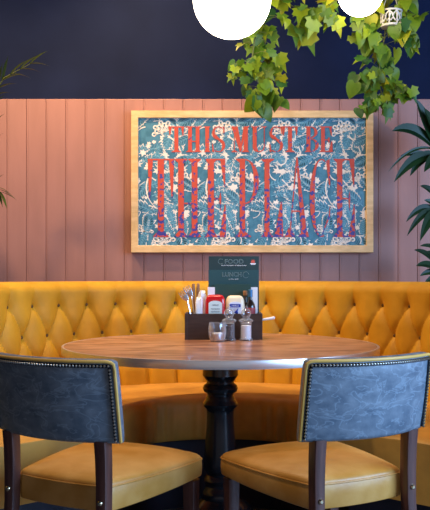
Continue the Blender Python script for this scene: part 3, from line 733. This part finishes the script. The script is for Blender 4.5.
# forks, knives, napkins
def fork(label, tip, nk, base, Y, yw):
    t = thing('fork', label, 'fork', (0,0,0), 0, None)
    a = at(*tip, Y); b = at(*nk, Y); c = at(*base, Y+.0); c.z = max(c.z, TZ+.012)
    t.location = c
    a -= c; b -= c
    ax = (a-b).normalized(); sd = Vector((ax.z,0,-ax.x))
    hw = .0145; L_ = (a-b).length
    bm = bmesh.new()
    # palm of the head
    tube(bm, [b-ax*.004, b+ax*.006, b+ax*.016, b+ax*.024], [.003,.010,.0145,.0145], 10, flat=1)
    for v in bm.verts: v.co.y = v.co.y*.22
    link('head', bm, 'steel', t)
    for k in range(4):
        bm = bmesh.new(); o = sd*(-hw+ .0028 + k*(2*hw-.0056)/3)
        tube(bm, [b+ax*.020+o, b+ax*(L_*.7)+o, a+o], [.0021,.0019,.0009], 6); link('tine', bm, 'steel', t)
    bm = bmesh.new(); tube(bm, [b, b*.85, b*.4, Vector((0,0,0))], [.0028,.0028,.004,.0055], 8); link('handle', bm, 'steel', t)
GF = 'cutlery in the condiment box'
fork('steel fork leaning furthest left out of the condiment box', (180.8,291.2), (187.5,300.5), (194,331), 3.235, 0)
fork('upper steel fork leaning left behind the leftmost fork, tines highest', (185.6,286.2), (191.5,296.5), (196,331), 3.262, 0)
def knife(label, x0, top, x1, Y, m):
    t = thing('knife', label, 'knife', (0,0,0)); c = at(x1,331,Y); c.z = TZ+.010; t.location = c; a = at(x0,top,Y)-c
    bm = bmesh.new(); tube(bm, [a*.30,a*.35,a*.6,a*.9,a*.985,a], [.004,.0062,.0062,.0068,.0062,.003], 8, flat=.7); h = link('handle', bm, m, t)
    bm = bmesh.new()
    tube(bm, [Vector((0,0,0)),a*.1,a*.31], [.002,.008,.0075], 8, flat=.15); link('blade', bm, 'steel', t)
knife('brown handled knife standing upright beside the forks', 193.4, 283.5, 193.8, 3.300, 'handlewood')
knife('brown handled knife standing upright just left of the white napkins', 198.2, 283.2, 196.6, 3.300, 'handlewood')
def napkin(label, x0, x1, top, Y, lean, seed):
    rr = random.Random(seed); c = at((x0+x1)/2, 331, Y); c.z = TZ+.008; h = at(0,top,Y).z-c.z; hw=(x1-x0)/2/F*Y
    bm = bmesh.new(); lo=[]
    for k in range(12):
        f=k/11; l=[]
        for i in range(28):
            a=2*PI*i/28; wv=1+.12*math.sin(5*a+k*.3+seed)+.06*math.sin(9*a+k*.5)
            sc=(.72+.34*f if f<.9 else 1.0-(f-.9)*2.5)
            l.append((math.cos(a)*hw*sc*wv+lean*f, math.sin(a)*.014*sc*wv, h*f + (.006*math.sin(3*a+seed) if k>9 else 0)))
        lo.append(l)
    loft(bm, lo); o = link('rolled_napkin', bm, 'napkin', None); o.location = c; tag(o, label, 'napkin', None)
napkin('taller white rolled paper napkin beside the red bottle', 197.2, 205.2, 291.8, 3.292, .004, 1)
napkin('lower crumpled white napkin at the front between knives and red bottle', 194.5, 202.6, 298.5, 3.238, .004, 4)
# white paper behind ketchup
bm = bmesh.new(); Yc=3.272; p=at(211.3,287,Yc); box(bm, -.0145,.0145,0,.0015,0,p.z-TZ-.008,.0003)
o = link('paper_slip', bm, 'white', smooth=False); o.location=(p.x,Yc,TZ+.0075); tag(o,'small white paper slip standing behind the red ketchup bottle','paper slip')

# mills
def mill(label, px, Y, fillm, fz_, cat):
    t = thing('glass_shaker', label, cat, ((px-215)/F*Y, Y, TZ), 0, 'glass salt and pepper shakers')
    bm = bmesh.new()
    lathe(bm, [(0,0),(.0255,0),(.0265,.003),(.0255,.007),(.0220,.011),(.0215,.066),(.0225,.069),(0,.069)], 32)
    link('body', bm, 'glass', t)
    bm = bmesh.new(); lathe(bm, [(0,.006),(.0200,.006),(.0200,fz_),(.012,fz_+.002),(0,fz_+.0015)], 24); link('filling', bm, fillm, t)
    bm = bmesh.new()
    lathe(bm, [(0,.0692),(.019,.0692),(.0235,.073),(.0285,.0775),(.0285,.0805),(.023,.085),(.0135,.0885),(.0125,.091),(.0165,.096),(.0200,.104),(.0200,.112),(.0160,.120),(.0100,.1245),(.0075,.127),(.0085,.131),(.006,.136),(0,.1375)], 32)
    link('stopper', bm, 'glass', t)
    return t
mill('glass shaker of black pepper beside the tea light', 229.1, 3.160, 'pepper', .058, 'pepper shaker')
mill('glass shaker of white salt at the right in front of the box', 246.0, 3.160, 'salt', .060, 'salt shaker')
# tea light
Yt = 3.125
t = thing('tea_light_holder', 'small rounded glass tea light holder left of the pepper shaker', 'candle holder', ((217.3-215)/F*Yt, Yt, TZ))
bm = bmesh.new(); lathe(bm, [(0,0),(.024,0),(.028,.004),(.0335,.020),(.0350,.038),(.0345,.055),(.0315,.073),(.0305,.0745),(.0295,.073),(.0325,.055),(.0330,.038),(.0315,.021),(.0260,.0075),(0,.0070)], 40); link('glass_cup', bm, 'glass', t)
t2 = thing('tea_light', 'white tea light candle inside the small glass holder', 'candle', ((217.6-215)/F*Yt, Yt, TZ+.0072))
bm = bmesh.new(); lathe(bm, [(0,0),(.0203,0),(.0208,.001),(.0208,.0225),(.0203,.0225),(.0200,.002),(0,.002)], 28); link('foil_cup', bm, 'foil', t2)
bm = bmesh.new(); lathe(bm, [(0,.0022),(.0199,.0022),(.0199,.0250),(.0188,.0265),(.004,.0255),(0,.026)], 28); link('wax', bm, 'wax', t2)
bm = bmesh.new(); tube(bm, [(0,0,.025),(.0008,0,.031),(-.001,0,.0345)], .0009, 6); link('wick', bm, 'black', t2)

# ------------------------------------------------------------------ pendants
def pendant(label, px, py, Y, rpx):
    r = rpx/F*Y; c = at(px,py,Y); t = thing('pendant_lamp', label, 'pendant lamp', (c.x,c.y,3.0), 0, 'opal globe pendant lamps')
    dz = c.z-3.0
    bm = bmesh.new(); lathe(bm, [(0,dz-r)]+[(r*math.sin(PI*i/28),dz-r*math.cos(PI*i/28)) for i in range(1,27)]+[(r*math.sin(PI*26.4/28),dz+r*.985),(0,dz+r*.985)], 48); link('globe_shade', bm, 'globe', t)
    bm = bmesh.new(); lathe(bm, [(0,dz+r*.97),(.032,dz+r*.97),(.034,dz+r+.03),(.012,dz+r+.045),(.006,dz+r+.06),(0,dz+r+.06)], 20); link('cap', bm, 'blackmetal', t)
    bm = bmesh.new(); tube(bm, [(0,0,dz+r+.05),(0,0,-.02)], .003, 8); link('cord', bm, 'blackmetal', t)
    bm = bmesh.new(); lathe(bm, [(0,0),(.05,0),(.05,-.015),(.03,-.024),(0,-.025)], 24); link('ceiling_rose', bm, 'blackmetal', t)
pendant('larger glowing white globe pendant lamp left of the ivy, above the table', 232, -1, 2.88, 39)
pendant('smaller glowing white globe pendant lamp among the ivy', 360.5, -6.4, 3.20, 22.4)

# lantern
Yl = 3.41; c = at(391,12,Yl)
t = thing('hanging_lantern', 'small white pierced metal lantern hanging in the right ivy strand', 'lantern', (c.x,c.y,c.z))
u = Yl/F
bm = bmesh.new(); rT, rM, rB = 11.5*u, 9.0*u, 12.5*u
def ring(r,z,w): tube(bm, [(r*math.cos(2*PI*i/32),r*math.sin(2*PI*i/32),z) for i in range(33)], w, 6, caps=False)
ring(rT*.92,0,.004); ring(rT*.80,-14*u,.004)
link('rim', bm, 'whitemetal', t)
for k in range(8):
    bm = bmesh.new(); a0 = 2*PI*k/8
    def q(da,z,r=rT*.86): a=a0+da*PI/8; return (r*math.cos(a),r*math.sin(a),z*u)
    tube(bm,[q(-1,-1),q(-.2,-4),q(0,-8),q(-.5,-11),q(-1,-9)],.0032,6)
    tube(bm,[q(1,-1),q(.2,-4),q(0,-8),q(.5,-11),q(1,-9)],.0032,6)
    tube(bm,[q(-.95,0),q(-.95,-14)],.003,6); tube(bm,[q(-.5,-4),q(-.9,-6.5)],.003,6)
    link('scroll_panel', bm, 'whitemetal', t)
bm = bmesh.new(); lathe(bm, [(0,-15.6*u),(rT*.86,-15.2*u),(rT*.84,-14*u),(0,-14*u)], 28); link('base_plate', bm, 'whitemetal', t)
for a in (0.4,PI+.4):
    bm = bmesh.new(); tube(bm, [(rT*.9*math.cos(a),rT*.9*math.sin(a),0),(0,0,.12)], .0016, 6); link('hanger', bm, 'whitemetal', t)
bm = bmesh.new(); tube(bm, [(0,0,.12),(0,0,3.0-c.z)], .0016, 6); link('chain', bm, 'whitemetal', t)

# ------------------------------------------------------------------ ivy
def leaf_shape(kind):
    if kind == 0:   # five lobed ivy
        half = [(0,-.08),(.20,-.28),(.36,-.12),(.56,.02),(.40,.16),(.46,.44),(.20,.44),(.10,.72),(0,1.0)]
    else:           # heart / pothos
        half = [(0,-.04),(.20,-.20),(.40,-.14),(.50,.10),(.46,.36),(.32,.64),(.14,.86),(0,1.0)]
    return half
def add_leaf(bm, p, axis, normal, size, kind, fold=.25, droop=.35):
    axis = axis.normalized(); side = axis.cross(normal).normalized(); nr = side.cross(axis).normalized()
    h = leaf_shape(kind); spine = []
    def pt(x, y):
        return p + side*(x*size) + axis*(y*size) + nr*(fold*abs(x)*size - droop*max(0,y)**2*size)
    sp = [bm.verts.new(pt(0,y)) for y in (h[0][1], .22, .5, .8)] + [bm.verts.new(pt(0,1.0))]
    for sg in (1,-1):
        e = [bm.verts.new(pt(x*sg,y)) for x,y in h[1:-1]]
        chain = [sp[0]] + e + [sp[4]]
        # fan faces against the spine by height
        n = len(e)
        assign = []
        for i in range(len(chain)-1):
            f_ = i/(len(chain)-1)
            assign.append(min(3, int(f_*4)))
        for i in range(len(chain)-1):
            s_ = sp[1+assign[i]] if assign[i] < 3 else sp[3]
            s_ = sp[1] if i < n*.45 else (sp[2] if i < n*.75 else sp[3])
            tri = [chain[i], chain[i+1], s_]
            if len(set(tri)) == 3:
                bm.faces.new(tri if sg > 0 else tri[::-1])
        # close gaps between fan centres
        prev = sp[1]
        for i in range(1, len(chain)-1):
            s0 = sp[1] if (i-1) < n*.45 else (sp[2] if (i-1) < n*.75 else sp[3]); s1 = sp[1] if i < n*.45 else (sp[2] if i < n*.75 else sp[3])
            if s0 != s1: tri=[s0, chain[i], s1]; bm.faces.new(tri if sg > 0 else tri[::-1])
def garland(name, label, paths, seed):
    rr = random.Random(seed); t = thing(name, label, 'ivy garland', (0,0,0))
    bl = bmesh.new(); bs = bmesh.new()
    first = None
    for pts, wd, n, Y, kmix, sz in paths:
        W = [at(a,b,Y) for a,b in pts]
        if first is None: first = W[0].copy()
        tube(bs, W, .0028, 6)
        segs = [(W[i],W[i+1]) for i in range(len(W)-1)]; lens=[(b-a).length for a,b in segs]; tot=sum(lens)
        for k in range(n):
            d = tot*(k+rr.random())/n; i=0
            while i < len(segs)-1 and d > lens[i]: d -= lens[i]; i += 1
            f = d/lens[i]; base = segs[i][0].lerp(segs[i][1], min(f,1)); ww = (wd[i]*(1-f)+wd[i+1]*f)/F*Y
            off = Vector((rr.uniform(-1,1), rr.uniform(-.8,.6), rr.uniform(-.45,.35)))*ww
            p = base+off
            ax = Vector((off.x*6+rr.uniform(-.5,.5), rr.uniform(-.6,.3), -rr.uniform(.3,1.2)))
            nr = Vector((rr.uniform(-.7,.7), -1, rr.uniform(-.1,.9)))
            size = rr.uniform(.75,1.2)*sz/F*Y
            add_leaf(bl, p, ax, nr, size, 0 if rr.random() < kmix else 1, rr.uniform(.05,.35), rr.uniform(.1,.5))
            m_ = base.lerp(p,.5)+Vector((0,0,.006)); tube(bs, [base,m_,p], .0010, 4)
    link('foliage', bl, 'ivy', t, recalc=False); link('stem', bs, 'stemgreen', t)
    off = first; 
    for c_ in kids(t): c_.location = -off
    t.location = off
garland('ivy_garland', 'left hanging strand of ivy dropping in front of the picture frame top', [
    ([(286,-206),(280,-20),(268,10),(256,34),(252,58),(258,82),(264,100)], [3,18,20,20,22,20,10], 104, 3.30, .55, 12.5),
    ([(262,20),(266,50),(272,74),(276,84)], [10,14,10,8], 18, 3.36, .8, 14),
    ([(252,58),(245,66),(236,72),(230,78)], [8,8,6,4], 10, 3.27, .9, 12),
    ([(262,84),(260,104),(259,108)], [12,9,5], 9, 3.25, 0, 15),
    ([(264,92),(276,100),(280,102)], [5,5,4], 5, 3.28, .3, 12)], 3)
garland('ivy_garland', 'yellow green swag of ivy across the top between the two globes', [
    ([(270,-200),(274,-10),(288,4),(304,12),(318,10),(332,4),(346,-8),(352,-200)], [2,18,20,20,16,14,10,2], 84, 3.36, .95, 14.5),
    ([(300,10),(304,26),(305,34)], [10,9,6], 9, 3.32, 1, 18),
    ([(322,8),(326,18),(334,22)], [8,7,4], 6, 3.32, 1, 17)], 5)
garland('ivy_garland', 'thick right hanging strand of ivy around the white lantern', [
    ([(392,-186),(390,-20),(388,14),(384,40),(380,62),(378,84),(384,98)], [3,26,28,24,24,20,14], 125, 3.45, .5, 13),
    ([(372,-10),(362,14),(362,34),(372,44)], [8,10,12,10], 22, 3.40, .6, 14),
    ([(398,0),(408,18),(410,34),(412,44)], [10,12,10,5], 20, 3.42, .7, 15),
    ([(372,70),(362,78),(358,84)], [8,8,6], 9, 3.42, .4, 14),
    ([(390,82),(398,88),(406,92)], [8,9,8], 14, 3.42, .9, 13),
    ([(380,94),(372,104),(362,108)], [7,7,6], 10, 3.42, .5, 12),
    ([(388,98),(384,108),(382,112)], [6,5,5], 6, 3.42, .8, 12),
    ([(440,-190),(436,-14),(428,-4)], [6,7,5], 9, 3.42, .9, 16)], 9)

# ------------------------------------------------------------------ plants in the corners behind the banquette
def blade(bm, p, d, L_, w, droop, nseg=9, fold=.3, wprof=None):
    d = d.normalized(); pts=[]; q=p.copy(); dd=d.copy()
    for i in range(nseg+1):
        pts.append((q.copy(), dd.copy())); q += dd*L_/nseg; dd = (dd+Vector((0,0,-droop/nseg))).normalized()
    rows=[]
    for i,(q,dd) in enumerate(pts):
        s=i/nseg; ww = w*(math.sin(PI*min(1,s*.9+.1))**.7)*(1-s**4) if i<nseg else .0004
        side = dd.cross(Vector((0,0,1)))
        if side.length < .05: side = Vector((1,0,0))
        side.normalize(); up = side.cross(dd).normalized()
        rows.append([bm.verts.new(q-side*ww+up*ww*fold), bm.verts.new(q), bm.verts.new(q+side*ww+up*ww*fold)])
    for a,b in zip(rows,rows[1:]):
        for i in range(2): bm.faces.new((a[i],a[i+1],b[i+1],b[i]))
def pot(t, x=0, y=0):
    bm = bmesh.new(); lathe(bm, [(0,0),(.080,0),(.085,.01),(.115,.24),(.120,.25),(.120,.27),(.110,.27),(.106,.25),(0,.245)], 36); link('pot', bm, 'pot', t)
    bm = bmesh.new(); lathe(bm, [(0,.240),(.106,.246),(.05,.252),(0,.255)], 24); link('soil', bm, 'soil', t)
DX, DY = 1.19, 3.93
t = thing('dracaena_plant', 'dark green broad bladed potted plant in the right corner behind the banquette', 'potted plant', (DX,DY,0)); pot(t)
bs = bmesh.new(); bl = bmesh.new()
Y = DY
def toL(px,py,Yy): return at(px,py,Yy)-Vector((DX,DY,0))
tube(bs, [(0,0,.24),(.01,0,.9),(-.005,0,1.45),(0,0,1.75)], [.016,.014,.013,.010], 8)
tube(bs, [(.03,0,.24),(.05,-.01,.7),(.05,0,1.15)], [.014,.012,.010], 8)
link('stem', bs, 'bark', t)
def blade_to(px0,py0,px1,py1,w,lift=.06,dy=-.06,n=12):
    a = toL(px0,py0,Y); b = toL(px1,py1,Y+dy); bmx = bl
    rows=[]
    for i in range(n+1):
        s=i/n; p=a.lerp(b,s)+Vector((0,0,lift*4*s*(1-s)))
        e=.001; s2=min(1,s+.01); s1=max(0,s-.01)
        d=(a.lerp(b,s2)+Vector((0,0,lift*4*s2*(1-s2))))-(a.lerp(b,s1)+Vector((0,0,lift*4*s1*(1-s1))))
        d.normalize(); side=d.cross(Vector((.25,-1,.35))).normalized(); up=side.cross(d)
        ww=1.35*w*(math.sin(PI*(s*.93+.07))**.8)+.0004
        rows.append([bmx.verts.new(p-side*ww+up*ww*.35),bmx.verts.new(p),bmx.verts.new(p+side*ww+up*ww*.35)])
    for a_,b_ in zip(rows,rows[1:]):
        for i in range(2): bmx.faces.new((a_[i],a_[i+1],b_[i+1],b_[i]))
for q in ((436,146,416,99,.024,.0),(436,150,392,131,.024,.045),(438,160,400,156,.012,.02),(436,158,394,182,.020,.05),(436,156,410,176,.018,.04),(436,150,388,172,.006,.05),
          (440,140,424,108,.020,.0),(440,150,446,100,.024,0),(442,160,424,172,.02,.03),(440,215,406,222,.014,.05),(440,213,407,236,.013,.05),(440,216,420,241,.020,.05),(442,205,420,186,.014,.02),(444,212,424,200,.014,.01),
          (440,268,414,250,.012,.02),(440,272,416,266,.014,.02),(440,262,426,252,.012,.01),(442,276,420,276,.012,.02),(444,280,424,284,.012,.02),(440,250,420,246,.008,.01),(446,150,470,120,.022,.02),(446,158,480,180,.022,.06),(446,215,470,235,.018,.05),(446,150,462,100,.02,0),(446,270,470,262,.014,.02)):
    px0,py0,px1,py1,w,lift = q; blade_to(px0,py0,px1,py1,w,lift, R.uniform(-.10,-.02))
link('foliage', bl, 'dracaena', t, recalc=False)
# left palm
DX, DY = -1.17, 3.90
t = thing('palm_plant', 'slender dark leaved potted palm in the left corner behind the banquette', 'potted plant', (DX,DY,0)); pot(t)
bs = bmesh.new(); bl = bmesh.new(); Y = DY
def frond(pts, nl, ll, w, side=True):
    P_ = [toL(a,b,DY+c) for a,b,c in pts]; tube(bs, P_, [.005]+[.003]*(len(P_)-2)+[.0012], 6)
    n=len(P_)-1
    for k in range(nl):
        s=.40+.60*k/(nl-1); i=min(int(s*n),n-1); f=s*n-i; p=P_[i].lerp(P_[i+1],f); d=(P_[i+1]-P_[i]).normalized()
        for sg in (-1,1):
            u_=d.cross(Vector((0,-1,.3))).normalized()*sg
            dir_=(d*1.2+u_*(.75-.5*(s-.4))); blade(bl,p,dir_,ll*(1-.35*abs(s-.6)),w,.5)
frond([(-15,420,0),(-16,250,0),(-14,150,0),(-10,100,-.03),(4,78,-.08),(30,64,-.12)], 9, .13, .009)
frond([(-15,420,0),(-20,280,0),(-20,215,0),(-16,190,-.02),(-8,186,-.05),(0,192,-.07)], 7, .12, .009)
frond([(-17,420,0),(-26,250,0),(-40,140,-.05),(-66,90,-.1)], 9, .16, .010)
frond([(-13,420,0),(-30,280,0),(-50,230,-.05),(-75,215,-.1)], 9, .16, .010)
link('stem', bs, 'stemgreen', t); link('foliage', bl, 'palm', t, recalc=False)

# ------------------------------------------------------------------ lights
def light(kind, name, loc, tgt, energy, col, **k):
    l = bpy.data.lights.new(name, kind); l.energy = energy; l.color = col
    for a, v in k.items(): setattr(l, a, v)
    o = bpy.data.objects.new(name, l); C.objects.link(o); o.location = loc
    o.rotation_euler = (Vector(tgt)-Vector(loc)).to_track_quat('-Z','Y').to_euler(); return o
# daylight through the shop windows, to the right and behind the camera
light('AREA', 'window_daylight', (3.1,.85,1.6), (.3,2.7,.8), 200, (.33,.58,1.0), shape='RECTANGLE', size=2.4, size_y=1.7)
# warm ceiling downlights
light('SPOT', 'downlight_picture', (-.45,3.62,2.97), (-.1,4.2,1.2), 125, (1,.66,.38), spot_size=math.radians(120), spot_blend=.9, shadow_soft_size=.05)
light('SPOT', 'downlight_left', (-1.5,3.2,2.97), (-1.0,4.1,1.2), 160, (1,.66,.36), spot_size=math.radians(100), spot_blend=.9, shadow_soft_size=.05)
light('SPOT', 'downlight_table', (-.5,2.2,2.97), (0,2.8,.7), 75, (1,.80,.58), spot_size=math.radians(90), spot_blend=.9, shadow_soft_size=.06)

w = bpy.data.worlds.new('World'); bpy.context.scene.world = w; w.use_nodes = True
w.node_tree.nodes['Background'].inputs[0].default_value = (.85,.80,.85,1); w.node_tree.nodes['Background'].inputs[1].default_value = .30

cam = bpy.data.cameras.new('camera'); co = bpy.data.objects.new('camera', cam); C.objects.link(co)
co.location = (0,0,CH); co.rotation_euler = (PI/2,0,0)
cam.sensor_fit = 'AUTO'; cam.sensor_width = 36; cam.lens = F/510*36; cam.shift_y = (HZ-255)/510; cam.clip_start = .05
bpy.context.scene.camera = co
vs = bpy.context.scene.view_settings
vs.view_transform = 'Standard'; vs.look = 'None'; vs.gamma = 1; vs.use_curve_mapping = False; vs.exposure = 0.2
